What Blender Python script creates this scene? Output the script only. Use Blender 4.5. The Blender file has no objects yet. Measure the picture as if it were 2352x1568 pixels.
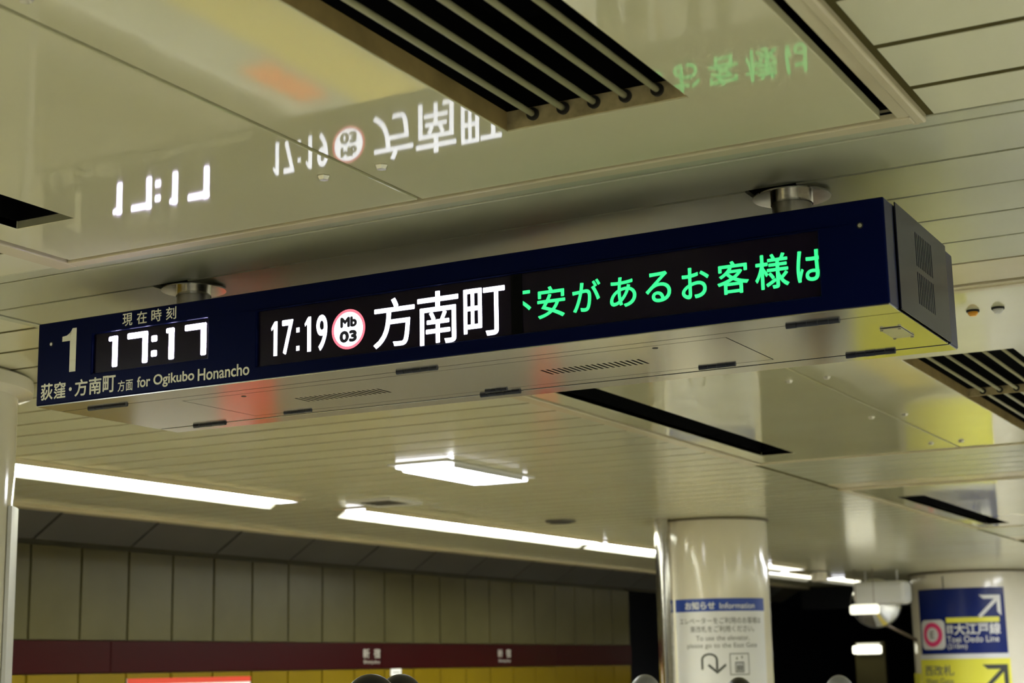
import bpy, bmesh, math, random
from mathutils import Vector, Matrix

random.seed(4)
scene = bpy.context.scene
COL = scene.collection

# ------------------------------------------------------------------ camera, world, exposure
cam_data = bpy.data.cameras.new('camera')
cam_data.sensor_width = 36.0
cam_data.lens = 57.688
cam_data.clip_end = 300
cam = bpy.data.objects.new('camera', cam_data)
COL.objects.link(cam)
_r = Vector((0.8812029, 0.4723624, -0.0188454))
_u = Vector((0.1088922, -0.1640257, 0.9804275))
_f = Vector((-0.4600260, 0.8660077, 0.1959765))
m = Matrix((( _r.x, _u.x, -_f.x, 0.0), (_r.y, _u.y, -_f.y, 0.0), (_r.z, _u.z, -_f.z, 1.6), (0, 0, 0, 1)))
cam.matrix_world = m
cam_data.dof.use_dof = True
cam_data.dof.focus_distance = 5.3
cam_data.dof.aperture_fstop = 4.1
cam_data.dof.aperture_blades = 0
scene.camera = cam

world = bpy.data.worlds.new('world')
scene.world = world
world.use_nodes = True
world.node_tree.nodes['Background'].inputs['Color'].default_value = (0.02, 0.022, 0.028, 1)
world.node_tree.nodes['Background'].inputs['Strength'].default_value = 0.1

vs = scene.view_settings
vs.view_transform = 'Standard'
vs.look = 'None'
vs.gamma = 1.0
vs.use_curve_mapping = False
vs.exposure = 1.6
LAMP = 19.0           # radiance of the fluorescent diffusers over the track side
LAMP_R = 8.0          # and of those added along the other side of the hall

# ------------------------------------------------------------------ materials
MATS = {}


def mat(name, color, rough=0.5, metal=0.0, emit=None, estr=0.0, ior=1.5, coat=0.0, noise=None, bump=None, aniso=0.0, spec=None, tint=None):
    """noise=(scale, amount): colour mottling; bump=(scale, strength, distance)"""
    if name in MATS:
        return MATS[name]
    mt = bpy.data.materials.new(name)
    mt.use_nodes = True
    nt = mt.node_tree
    b = nt.nodes['Principled BSDF']
    b.inputs['Base Color'].default_value = (*color, 1)
    b.inputs['Roughness'].default_value = rough
    b.inputs['Metallic'].default_value = metal
    b.inputs['IOR'].default_value = ior
    b.inputs['Coat Weight'].default_value = coat
    b.inputs['Coat Roughness'].default_value = 0.05
    b.inputs['Anisotropic'].default_value = aniso
    if spec is not None:
        b.inputs['Specular IOR Level'].default_value = spec
    if tint:
        b.inputs['Specular Tint'].default_value = (*tint, 1)
    if emit:
        b.inputs['Emission Color'].default_value = (*emit, 1)
        b.inputs['Emission Strength'].default_value = estr
    geo = nt.nodes.new('ShaderNodeNewGeometry')
    if noise:
        n = nt.nodes.new('ShaderNodeTexNoise')
        n.inputs['Scale'].default_value = noise[0]
        n.inputs['Detail'].default_value = 6
        nt.links.new(geo.outputs['Position'], n.inputs['Vector'])
        mix = nt.nodes.new('ShaderNodeMix')
        mix.data_type = 'RGBA'
        mix.blend_type = 'MULTIPLY'
        mix.inputs['Factor'].default_value = 1.0
        ramp = nt.nodes.new('ShaderNodeValToRGB')
        lo = 1 - noise[1]
        ramp.color_ramp.elements[0].position = 0.3
        ramp.color_ramp.elements[0].color = (lo, lo * 0.985, lo * 0.95, 1)
        ramp.color_ramp.elements[1].position = 0.7
        ramp.color_ramp.elements[1].color = (1, 1, 1, 1)
        nt.links.new(n.outputs['Fac'], ramp.inputs['Fac'])
        mix.inputs['A'].default_value = (*color, 1)
        nt.links.new(ramp.outputs['Color'], mix.inputs['B'])
        nt.links.new(mix.outputs['Result'], b.inputs['Base Color'])
    if bump:
        n = nt.nodes.new('ShaderNodeTexNoise')
        n.inputs['Scale'].default_value = bump[0]
        n.inputs['Detail'].default_value = 2
        nt.links.new(geo.outputs['Position'], n.inputs['Vector'])
        bp = nt.nodes.new('ShaderNodeBump')
        bp.inputs['Strength'].default_value = bump[1]
        bp.inputs['Distance'].default_value = bump[2]
        nt.links.new(n.outputs['Fac'], bp.inputs['Height'])
        nt.links.new(bp.outputs['Normal'], b.inputs['Normal'])
    MATS[name] = mt
    return mt


CREAM = (0.70, 0.68, 0.45)
M_panel = mat('cream_enamel_panel', CREAM, 0.045, noise=(1.3, 0.06), bump=(1.6, 0.25, 0.003))
M_slat = mat('cream_slat', (0.74, 0.73, 0.53), 0.15, noise=(0.9, 0.08))
M_bay = mat('satin_slat', (0.56, 0.57, 0.42), 0.24, ior=1.85, noise=(0.8, 0.08))
M_trim = mat('cream_trim', (0.68, 0.61, 0.42), 0.25, noise=(3.0, 0.10))
M_gap = mat('dirty_joint', (0.085, 0.072, 0.022), 0.8, spec=0.1)
M_backing = mat('ceiling_void', (0.13, 0.11, 0.05), 0.9)
M_black = mat('black_void', (0.004, 0.004, 0.004), 0.9, spec=0.05)
M_tan = mat('tan_vent_lining', (0.40, 0.29, 0.11), 0.5, noise=(9.0, 0.35))
M_ventend = mat('stained_vent_plate', (0.60, 0.49, 0.25), 0.6, noise=(22.0, 0.45))
M_rod = mat('olive_rod', (0.38, 0.36, 0.20), 0.4)
M_rubber = mat('black_rubber', (0.015, 0.014, 0.012), 0.6)
M_steel = mat('stainless_plate', (0.56, 0.56, 0.54), 0.16, 1.0, noise=(2.0, 0.06), bump=(2.2, 0.12, 0.004))
M_pipe = mat('brushed_pipe', (0.50, 0.48, 0.43), 0.28, 1.0, noise=(12.0, 0.35))
M_flange = mat('polished_flange', (0.66, 0.64, 0.60), 0.12, 1.0, noise=(25.0, 0.25))
M_screw = mat('screw_metal', (0.65, 0.63, 0.55), 0.3, 1.0)
M_navy = mat('navy_bezel', (0.002, 0.004, 0.032), 0.28, spec=0.12, tint=(0.15, 0.22, 0.62), noise=(5.0, 0.05))
M_body = mat('grey_blue_body', (0.010, 0.011, 0.018), 0.2, spec=0.08, tint=(0.45, 0.52, 0.85))
M_darkhinge = mat('navy_hinge', (0.008, 0.011, 0.028), 0.4)
M_screen = mat('smoked_screen', (0.008, 0.005, 0.014), 0.22, spec=0.16)
M_print = mat('cream_print', (0.93, 0.92, 0.76), 0.5)
M_dimprint = mat('grey_print', (0.36, 0.34, 0.32), 0.6)
M_led_w = mat('white_led', (0.9, 0.9, 0.95), 0.5, emit=(0.86, 0.88, 1.0), estr=1.15)
M_led_clock = mat('violet_white_led', (0.9, 0.9, 0.95), 0.5, emit=(0.80, 0.72, 1.0), estr=5.5)
M_led_p = mat('pink_led', (0.9, 0.3, 0.4), 0.5, emit=(1.0, 0.13, 0.2), estr=0.42)
M_led_g = mat('green_led', (0.1, 0.9, 0.4), 0.5, emit=(0.02, 1.0, 0.24), estr=0.36)
M_led_ink = mat('unlit_led', (0.01, 0.008, 0.03), 0.5)
M_lamp = mat('warm_fluorescent', (0.9, 0.9, 0.8), 0.5, emit=(0.97, 1.0, 0.83), estr=LAMP)
M_lamp_side_added = mat('added_side_fluorescent', (0.9, 0.9, 0.85), 0.5, emit=(0.97, 1.0, 0.84), estr=LAMP_R * 1.3)
M_lamp_c = mat('cool_fluorescent', (0.9, 0.9, 0.9), 0.5, emit=(0.92, 0.95, 1.0), estr=LAMP_R)
M_lamp_added = mat('added_cool_fluorescent', (0.9, 0.9, 0.9), 0.5, emit=(0.94, 0.97, 1.0), estr=LAMP)  # only for the lamps added before the far pillar
M_shade_wing = mat('white_shade_wing', (0.88, 0.88, 0.85), 0.4)
M_lampend = mat('milky_lamp_end', (0.7, 0.72, 0.75), 0.3, emit=(0.92, 0.92, 1.0), estr=1.2)
M_lampbar = mat('small_lamp_tube', (0.9, 0.9, 0.8), 0.5, emit=(1.0, 0.97, 0.75), estr=1.0)
M_lamptube = mat('dim_lamp_tube', (0.9, 0.9, 0.8), 0.5, emit=(1.0, 0.97, 0.75), estr=0.5)
M_white = mat('white_paint', (0.72, 0.72, 0.70), 0.35)
M_col = mat('cream_tile_column', (0.88, 0.83, 0.69), 0.10, bump=(3.0, 0.12, 0.006), noise=(2.0, 0.06))
M_collar = mat('rust_collar', (0.10, 0.075, 0.035), 0.5)
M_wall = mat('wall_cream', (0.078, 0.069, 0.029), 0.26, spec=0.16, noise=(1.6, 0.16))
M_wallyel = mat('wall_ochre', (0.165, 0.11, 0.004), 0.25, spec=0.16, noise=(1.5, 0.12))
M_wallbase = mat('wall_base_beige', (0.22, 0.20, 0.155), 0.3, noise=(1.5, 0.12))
M_joint = mat('wall_joint', (0.05, 0.045, 0.025), 0.8)
M_maroon = mat('maroon_band', (0.024, 0.0012, 0.0016), 0.32, spec=0.08)
M_soffit = mat('grey_soffit', (0.070, 0.068, 0.062), 0.5, noise=(2.0, 0.12))
M_dark = mat('tunnel_dark', (0.012, 0.013, 0.018), 0.85)
M_floor = mat('platform_floor', (0.45, 0.44, 0.40), 0.22, noise=(3.0, 0.15))
M_tactile = mat('yellow_tactile', (0.62, 0.48, 0.09), 0.5)
M_orange = mat('orange_floor_mark', (0.85, 0.18, 0.05), 0.5)
M_concrete = mat('track_concrete', (0.30, 0.27, 0.23), 0.8, noise=(4.0, 0.3))
M_rail = mat('rail_steel', (0.35, 0.30, 0.26), 0.35, 1.0)
M_red = mat('poster_red', (0.62, 0.045, 0.02), 0.3)
M_paper = mat('poster_white', (0.88, 0.88, 0.91), 0.35)
M_blue = mat('notice_blue', (0.025, 0.07, 0.42), 0.3)
M_ink = mat('notice_ink', (0.05, 0.055, 0.05), 0.6)
M_greyink = mat('notice_grey_ink', (0.16, 0.16, 0.16), 0.6)
M_signblue = mat('guide_navy', (0.010, 0.022, 0.16), 0.25, spec=0.25)
M_signyel = mat('guide_yellow', (0.86, 0.82, 0.08), 0.3)
M_pink = mat('guide_pink', (0.85, 0.06, 0.22), 0.35)
M_signwhite = mat('guide_white', (0.80, 0.80, 0.80), 0.35)
M_mirror = mat('convex_mirror', (0.80, 0.80, 0.78), 0.03, 1.0)
M_skin = mat('skin', (0.55, 0.36, 0.26), 0.5)
M_hair = mat('black_hair', (0.010, 0.009, 0.009), 0.38)
M_greyhair = mat('grey_hair', (0.16, 0.16, 0.165), 0.4)
M_clothA = mat('navy_coat', (0.02, 0.025, 0.05), 0.85)
M_clothB = mat('charcoal_coat', (0.03, 0.03, 0.032), 0.85)
M_clothC = mat('beige_coat', (0.36, 0.30, 0.21), 0.85)
M_trouser = mat('dark_trousers', (0.018, 0.018, 0.022), 0.85)
M_orange_reflection = mat('painted_orange_reflection', (0.75, 0.33, 0.02), 0.3)

# ------------------------------------------------------------------ helpers
WORLD = {}


def link(o, parent, origin):
    COL.objects.link(o)
    WORLD[o.name] = Vector(origin)
    if parent is not None:
        o.parent = parent
        o.location = Vector(origin) - WORLD[parent.name]
    else:
        o.location = origin
    return o


def root(name, label, cat, loc, group=None):
    o = bpy.data.objects.new(name, None)
    o.empty_display_size = 0.1
    link(o, None, loc)
    return tag(o, label, cat, group)


def tag(o, label, cat=None, group=None, kind=None):
    if label:
        o['label'] = label
    if cat:
        o['category'] = cat
    if group:
        o['group'] = group
    if kind:
        o['kind'] = kind
    return o


def mk(name, verts, faces, material, parent=None, bevel=0.0, smooth=False, segs=2):
    """verts in world space; the object's origin is the middle of its base"""
    xs = [v[0] for v in verts]
    ys = [v[1] for v in verts]
    zs = [v[2] for v in verts]
    o0 = Vector(((min(xs) + max(xs)) / 2, (min(ys) + max(ys)) / 2, min(zs)))
    me = bpy.data.meshes.new(name)
    me.from_pydata([tuple(Vector(v) - o0) for v in verts], [], faces)
    bm = bmesh.new()
    bm.from_mesh(me)
    bmesh.ops.remove_doubles(bm, verts=bm.verts, dist=1e-6)
    bmesh.ops.recalc_face_normals(bm, faces=bm.faces)
    if bevel > 0:
        ed = [e for e in bm.edges if len(e.link_faces) == 2 and e.calc_face_angle(0) > 0.5]
        bmesh.ops.bevel(bm, geom=ed, offset=bevel, segments=segs, profile=0.5, affect='EDGES')
    bm.to_mesh(me)
    bm.free()
    for p in me.polygons:
        p.use_smooth = smooth
    me.materials.append(material)
    o = bpy.data.objects.new(name, me)
    return link(o, parent, o0)


def copy_to(o, delta, parent=None, name=None):
    """linked copy of one mesh object, moved by delta in world space"""
    c = o.copy()
    if name:
        c.name = name
    for k in list(c.keys()):
        del c[k]
    COL.objects.link(c)
    w = WORLD[o.name] + Vector(delta)
    WORLD[c.name] = w
    par = parent if parent is not None else o.parent
    c.parent = par
    c.location = w - (WORLD[par.name] if par else Vector((0, 0, 0)))
    return c


BOXF = [(0, 1, 3, 2), (4, 6, 7, 5), (0, 4, 5, 1), (2, 3, 7, 6), (0, 2, 6, 4), (1, 5, 7, 3)]


def boxv(x0, x1, y0, y1, z0, z1):
    return [(x, y, z) for x in (x0, x1) for y in (y0, y1) for z in (z0, z1)]


def box(name, x0, x1, y0, y1, z0, z1, material, parent=None, bevel=0.0):
    return mk(name, boxv(x0, x1, y0, y1, z0, z1), BOXF, material, parent, bevel)


def boxes(name, lst, material, parent=None, bevel=0.0):
    v, f = [], []
    for b in lst:
        n = len(v)
        v += boxv(*b)
        f += [tuple(i + n for i in q) for q in BOXF]
    return mk(name, v, f, material, parent, bevel)


def cellplate(name, us, vs_, holes, w0, w1, fn, material, parent=None, bevel=0.0):
    """a plate in (u,v) of thickness w0..w1 with rectangular cells left out; fn maps (u,v,w) to world"""
    us, vs_ = sorted(us), sorted(vs_)
    nu, nv = len(us) - 1, len(vs_) - 1

    def solid(i, j):
        if i < 0 or j < 0 or i >= nu or j >= nv:
            return False
        cu, cv = (us[i] + us[i + 1]) / 2, (vs_[j] + vs_[j + 1]) / 2
        return not any(h[0] < cu < h[1] and h[2] < cv < h[3] for h in holes)
    idx, v, f = {}, [], []

    def P(i, j, k):
        if (i, j, k) not in idx:
            idx[(i, j, k)] = len(v)
            v.append(fn(us[i], vs_[j], (w0, w1)[k]))
        return idx[(i, j, k)]
    for i in range(nu):
        for j in range(nv):
            if not solid(i, j):
                continue
            for k in (0, 1):
                f.append((P(i, j, k), P(i + 1, j, k), P(i + 1, j + 1, k), P(i, j + 1, k)))
            for (di, dj, a, b) in ((-1, 0, (i, j), (i, j + 1)), (1, 0, (i + 1, j), (i + 1, j + 1)),
                                   (0, -1, (i, j), (i + 1, j)), (0, 1, (i, j + 1), (i + 1, j + 1))):
                if not solid(i + di, j + dj):
                    f.append((P(*a, 0), P(*b, 0), P(*b, 1), P(*a, 1)))
    return mk(name, v, f, material, parent, bevel)


XY = lambda u, v, w: (u, v, w)
XZ = lambda u, v, w: (u, w, v)
YZ = lambda u, v, w: (w, u, v)


def plate_holes(name, x0, x1, y0, y1, holes, w0, w1, fn, material, parent=None, bevel=0.0):
    us, vv = {x0, x1}, {y0, y1}
    for h in holes:
        us |= {h[0], h[1]}
        vv |= {h[2], h[3]}
    return cellplate(name, us, vv, holes, w0, w1, fn, material, parent, bevel)


def lathe(name, prof, c, material, parent=None, n=48, axis='Z', smooth=True, cap=True):
    """prof: list of (radius, height) about axis through c"""
    v, f = [], []
    for (r, h) in prof:
        for i in range(n):
            a = 2 * math.pi * i / n
            p = (r * math.cos(a), r * math.sin(a), h)
            if axis == 'X':
                p = (p[2], p[0], p[1])
            elif axis == 'Y':
                p = (p[0], p[2], p[1])
            v.append((c[0] + p[0], c[1] + p[1], c[2] + p[2]))
    for k in range(len(prof) - 1):
        for i in range(n):
            j = (i + 1) % n
            f.append((k * n + i, k * n + j, (k + 1) * n + j, (k + 1) * n + i))
    if cap:
        f.append(tuple(range(n)))
        f.append(tuple((len(prof) - 1) * n + i for i in range(n)))
    o = mk(name, v, f, material, parent, smooth=False)
    if smooth:
        for p in o.data.polygons:
            p.use_smooth = len(p.vertices) == 4
        _sharp(o.data)
    return o


def _sharp(me, ang=0.7):
    bm = bmesh.new()
    bm.from_mesh(me)
    for e in bm.edges:
        if len(e.link_faces) == 2 and e.calc_face_angle(0) > ang:
            e.smooth = False
    bm.to_mesh(me)
    bm.free()


def tube(name, pts, r, material, parent=None, n=12):
    v, f = [], []
    pts = [Vector(p) for p in pts]
    for i, p in enumerate(pts):
        d = (pts[min(i + 1, len(pts) - 1)] - pts[max(i - 1, 0)]).normalized()
        a = d.orthogonal().normalized()
        if abs(d.z) < 0.9:
            a = d.cross(Vector((0, 0, 1))).normalized()
        b = d.cross(a)
        for k in range(n):
            t = 2 * math.pi * k / n
            v.append(tuple(p + (a * math.cos(t) + b * math.sin(t)) * r))
    for i in range(len(pts) - 1):
        for k in range(n):
            j = (k + 1) % n
            f.append((i * n + k, i * n + j, (i + 1) * n + j, (i + 1) * n + k))
    f.append(tuple(range(n)))
    f.append(tuple((len(pts) - 1) * n + k for k in range(n)))
    return mk(name, v, f, material, parent, smooth=True)


_tcache = {}


def glyphs(s, bold=0.0):
    """flat outline mesh of a string, normalised to its own bounding box (0..1, 0..1)"""
    key = (s, bold)
    if key in _tcache:
        return _tcache[key]
    c = bpy.data.curves.new('lettering_curve', 'FONT')
    c.body = s
    c.offset = bold
    c.resolution_u = 6
    o = bpy.data.objects.new('lettering_curve', c)
    COL.objects.link(o)
    dg = bpy.context.evaluated_depsgraph_get()
    me = bpy.data.meshes.new_from_object(o.evaluated_get(dg))
    vv = [tuple(q.co) for q in me.vertices]
    ff = [tuple(p.vertices) for p in me.polygons]
    bpy.data.objects.remove(o)
    bpy.data.curves.remove(c)
    bpy.data.meshes.remove(me)
    x0, x1 = min(q[0] for q in vv), max(q[0] for q in vv)
    y0, y1 = min(q[1] for q in vv), max(q[1] for q in vv)
    vv = [((q[0] - x0) / (x1 - x0), (q[1] - y0) / (y1 - y0)) for q in vv]
    _tcache[key] = (vv, ff)
    return _tcache[key]


def lettering(name, items, fn, material, parent, clip=None, split=None, lift=0.00005):
    """items: (string, u0, u1, v0, v1, stroke); stroke thickens the strokes by that share of the
    text height; fn maps (u,v) to world; split cuts the outlines every so many units of u"""
    bm = bmesh.new()
    for (s, u0, u1, v0, v1, bold) in items:
        vv, ff = glyphs(s)
        d = bold * (v1 - v0)
        du = d * abs((u1 - u0) / (v1 - v0)) / (len(s) if len(s) > 1 else 1) if split else d
        offs = [(0, 0)] if bold <= 0 else [(0, 0)] + [(math.cos(k * math.pi / 4), math.sin(k * math.pi / 4)) for k in range(8)]
        for lay, (ox, oy) in enumerate(offs):
            bvs = [bm.verts.new((u0 + du + a * (u1 - u0 - 2 * du) + ox * du, v0 + d + b * (v1 - v0 - 2 * d) + oy * d, lay * lift)) for a, b in vv]
            for q in ff:
                try:
                    bm.faces.new([bvs[i] for i in q])
                except ValueError:
                    pass
    if clip:
        for pos, sign in ((clip[0], -1), (clip[1], 1)):
            bmesh.ops.bisect_plane(bm, geom=bm.verts[:] + bm.edges[:] + bm.faces[:], plane_co=(pos, 0, 0),
                                   plane_no=(sign, 0, 0), clear_outer=True)
    return bm_flat(name, bm, fn, material, parent, split)


def bm_flat(name, bm, fn, material, parent, split=None):
    if split:
        u0, u1 = min(q.co.x for q in bm.verts), max(q.co.x for q in bm.verts)
        k = math.ceil(u0 / split)
        while k * split < u1:
            bmesh.ops.bisect_plane(bm, geom=bm.verts[:] + bm.edges[:] + bm.faces[:], plane_co=(k * split, 0, 0), plane_no=(1, 0, 0))
            k += 1
    bm.verts.ensure_lookup_table()
    bm.verts.index_update()
    v = [fn(q.co.x, q.co.y, q.co.z) for q in bm.verts]
    f = [tuple(q.index for q in p.verts) for p in bm.faces]
    bm.free()
    return mk_flat(name, v, f, material, parent)


def mk_flat(name, v, f, material, parent):
    xs, ys, zs = [q[0] for q in v], [q[1] for q in v], [q[2] for q in v]
    o0 = Vector(((min(xs) + max(xs)) / 2, (min(ys) + max(ys)) / 2, min(zs)))
    me = bpy.data.meshes.new(name)
    me.from_pydata([tuple(Vector(q) - o0) for q in v], [], f)
    me.materials.append(material)
    o = bpy.data.objects.new(name, me)
    return link(o, parent, o0)


def polyset(name, polys, fn, material, parent, split=None):
    bm = bmesh.new()
    for p in polys:
        bm.faces.new([bm.verts.new((q[0], q[1], 0)) for q in p])
    return bm_flat(name, bm, fn, material, parent, split)


# ------------------------------------------------------------------ the platform hall
ZC = 3.0
Y0, Y1 = -14.0, 30.0
X_EDGE = -7.3
floor = box('floor', X_EDGE, 7.0, Y0, Y1 + 4, -0.25, 0.0, M_floor)
tag(floor, 'pale polished platform floor below the departure board', 'floor', kind='structure')
box('platform_lip', X_EDGE - 0.05, X_EDGE, Y0, Y1 + 4, -0.2, 0.0, M_white, floor)
tact = box('tactile_paving', -6.75, -6.15, Y0, Y1, 0.0005, 0.006, M_tactile, floor)
tag(tact, 'yellow tactile paving strip')
bumps = []
for i in range(66):
    yb = Y0 + 0.4 + i * 0.66
    bumps.append((-6.7, -6.2, yb, yb + 0.03, 0.006, 0.011))
boxes('tactile_ridge', bumps, M_tactile, floor)
trackbed = box('floor_track', -11.6, X_EDGE - 0.05, Y0, 60, -1.35, -1.15, M_concrete)
tag(trackbed, 'dark concrete track bed below the platform edge', 'track bed', kind='structure')
for xr in (-9.55, -8.1):
    box('rail', xr - 0.035, xr + 0.035, Y0, 59, -1.15, -1.0, M_rail, trackbed)
pw = box('wall_platform_face', X_EDGE - 0.02, X_EDGE + 0.1, Y0, Y1 + 4, -1.15, -0.25, M_concrete)
tag(pw, 'concrete face of the platform above the track', 'wall', kind='structure')

# ------------------------------------------------ ceiling: backing, slats, panels
ceiling = box('ceiling', -9.8, 7.0, Y0, Y1, ZC + 0.40, ZC + 0.46, M_backing)
tag(ceiling, 'cream slatted station ceiling with glossy panels', 'ceiling', kind='structure')
PITCH = 0.3185
SEAM0 = 3.905
PER = 6.9


def panel_zone(n):
    return (-0.75 + PER * n, 4.135 + PER * n)


def clip_intervals(a, b, cut):
    out, cur = [], a
    for c0, c1 in cut:
        if c1 <= cur or c0 >= b:
            continue
        if c0 > cur:
            out.append((cur, c0))
        cur = max(cur, c1)
    if cur < b:
        out.append((cur, b))
    return out


# strips that carry the slats from above (seen only through the joints)
cover = box('joint_backing', -9.8, -3.94, Y0, Y1, ZC + 0.002, ZC + 0.012, M_gap, ceiling)
box('joint_backing', -0.99, 7.0, Y0, 4.135, ZC + 0.002, ZC + 0.012, M_gap, ceiling)

slat_proto = {}


def slat(x0, x1, y0, y1, material, z=ZC):
    key = (round(x1 - x0, 4), round(y1 - y0, 4), material.name)
    cx, cy = (x0 + x1) / 2, (y0 + y1) / 2
    if key in slat_proto:
        p = slat_proto[key]
        w = WORLD[p.name]
        return copy_to(p, (cx - w.x, cy - w.y, z - w.z), ceiling)
    o = box('slat', x0, x1, y0, y1, z, z + 0.014, material, ceiling, bevel=0.001)
    slat_proto[key] = o
    return o


G = 0.014
for k in range(-56, 82):
    ya, yb = SEAM0 + PITCH * k + G, SEAM0 + PITCH * (k + 1) - G
    if yb > Y1:
        break
    mid = (ya + yb) / 2
    # left of the panels, out to the track edge; the bay over the board stops short of it
    xr = -3.985
    if 4.2 < mid < 5.83:
        xr = -4.765
    if ya > 4.13 and ya < 4.23:
        xr = -4.765
    slat(-9.72, xr, ya, yb, M_slat)
    # right of the nearest panel
    if yb < 4.24:
        slat(-0.935, 6.9, ya, min(yb, 4.13), M_slat)

# bays of wide satin slats between the panels
HOLES = {}
PIPES = [(-1.495, 4.64), (-3.785, 4.64)]
for n in range(0, 4):
    y_a = 4.140 + PER * n
    xa = -4.70 if n == 0 else -3.93
    box('joint_backing', xa, 3.0, y_a, y_a + 2.0, ZC + 0.035, ZC + 0.05, M_gap, ceiling)
    edges = [y_a] + [4.2235 + PITCH * j + PER * n for j in range(6)]
    for j in range(6):
        a, b = edges[j] + (0.0 if j == 0 else 0.007), edges[j + 1] - 0.007
        x_end = 2.9
        if n == 0 and j == 2:
            holes = [(px - 0.115, px + 0.045, a, a + 0.16) for px, py in PIPES]
            o = plate_holes('slat', xa, x_end, a, b, holes, ZC - 0.002, ZC + 0.012, XY, M_bay, ceiling)
        else:
            o = box('slat', xa, x_end, a, b, ZC - 0.002, ZC + 0.012, M_bay, ceiling, bevel=0.003)
    # stepped fascia before the next panel
    y_f = edges[-1]
    box('fascia_strip', xa, x_end, y_f + 0.006, y_f + 0.325, ZC - 0.004, ZC + 0.02, M_trim, ceiling, bevel=0.002)
    box('fascia_strip', -3.93, x_end, y_f + 0.345, y_f + 0.425, ZC - 0.010, ZC + 0.02, M_trim, ceiling, bevel=0.003)
for px, py in PIPES:
    box('hanger_recess', px - 0.14, px + 0.07, 4.53, 4.83, ZC + 0.034, ZC + 0.0345, M_black, ceiling)
box('ceiling_sheet', -0.93, 7.0, 4.14, Y1, ZC + 0.052, ZC + 0.06, M_slat, ceiling)
box('edge_trim', -4.755, -4.712, 4.23, 6.15, ZC - 0.006, ZC + 0.014, M_bay, ceiling, bevel=0.004)

# glossy panels in pairs, each with a dark air slot and a barred vent
vents = []
for n in range(-1, 3):
    off = PER * n
    ya, yb = -0.64 + off, 4.075 + off
    if n == -1:
        ya = -6.0
    zb = ZC - 0.008
    slot = (-3.722, -3.485, 0.2 + off, 3.69 + off)
    vent = (-1.946, -1.432, 0.66 + off, 3.66 + off)
    box('panel_backing', -3.93, -1.946, ya - 0.06, yb + 0.06, ZC + 0.17, ZC + 0.18, M_black, ceiling)
    plate_holes('ceiling_panel', -3.862, -2.476, ya, yb, [slot], zb, ZC + 0.02, XY, M_panel, ceiling, bevel=0.0025)
    plate_holes('ceiling_panel', -2.462, -1.062, ya, yb, [vent], zb, ZC + 0.02, XY, M_panel, ceiling, bevel=0.0025)
    # dark lining of the slot
    lin = boxes('slot_lining', [(slot[0] - 0.012, slot[0], slot[2], slot[3], zb + 0.002, ZC + 0.16),
                                (slot[1], slot[1] + 0.012, slot[2], slot[3], zb + 0.002, ZC + 0.16),
                                (slot[0], slot[1], slot[3], slot[3] + 0.012, zb + 0.002, ZC + 0.16),
                                (slot[0], slot[1], slot[2] - 0.012, slot[2], zb + 0.002, ZC + 0.16)], M_black, ceiling)
    # frame round the pair: left, far, near, right
    box('panel_frame', -3.965, -3.880, ya - 0.06, yb + 0.062, ZC - 0.016, ZC + 0.02, M_trim, ceiling, bevel=0.005)
    box('panel_frame', -3.880, -0.985, yb + 0.007, yb + 0.062, ZC - 0.016, ZC + 0.02, M_trim, ceiling, bevel=0.005)
    box('panel_frame', -3.880, -0.985, ya - 0.06, ya - 0.010, ZC - 0.016, ZC + 0.02, M_trim, ceiling, bevel=0.005)
    box('panel_frame', -1.020, -0.985, ya - 0.01, yb + 0.007, ZC - 0.012, ZC + 0.02, M_trim, ceiling, bevel=0.003)
    box('joint_backing', -3.90, -1.0, yb, yb + 0.02, ZC + 0.004, ZC + 0.008, M_black, ceiling)
    box('joint_backing', -3.885, -3.855, ya, yb, ZC + 0.004, ZC + 0.008, M_black, ceiling)
    box('joint_backing', -2.48, -2.455, ya, yb, ZC + 0.0, ZC + 0.004, M_gap, ceiling)
    box('joint_backing', -1.07, -1.0, ya, yb, ZC + 0.06, ZC + 0.065, M_black, ceiling)
    if n <= 0:
        box('edge_trim', -0.985, -0.955, ya - 0.06, yb + 0.058, ZC - 0.020, ZC + 0.02, M_trim, ceiling, bevel=0.006)
        box('edge_trim', -1.0, -0.985, ya - 0.06, yb + 0.1, ZC - 0.006, ZC + 0.02, M_trim, ceiling)
    # countersunk bolts beside the middle joint
    for yy in (-0.35 + off + 1.25, 2.36 + off, 3.727 + off):
        for xx in (-2.578, -2.383):
            if yy < 0.5 and n < 1:
                continue
            bolt = lathe('panel_bolt', [(0.020, 0.0), (0.020, 0.003), (0.014, 0.013), (0.009, 0.014)],
                         (xx, yy, zb - 0.0135), M_screw, ceiling, n=6, smooth=False)
            bolt.data.transform(Matrix.Scale(-1, 4, (0, 0, 1)))
            bolt.data.transform(Matrix.Translation((0, 0, 0.0140)))
    vents.append((n, vent, zb))

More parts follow.
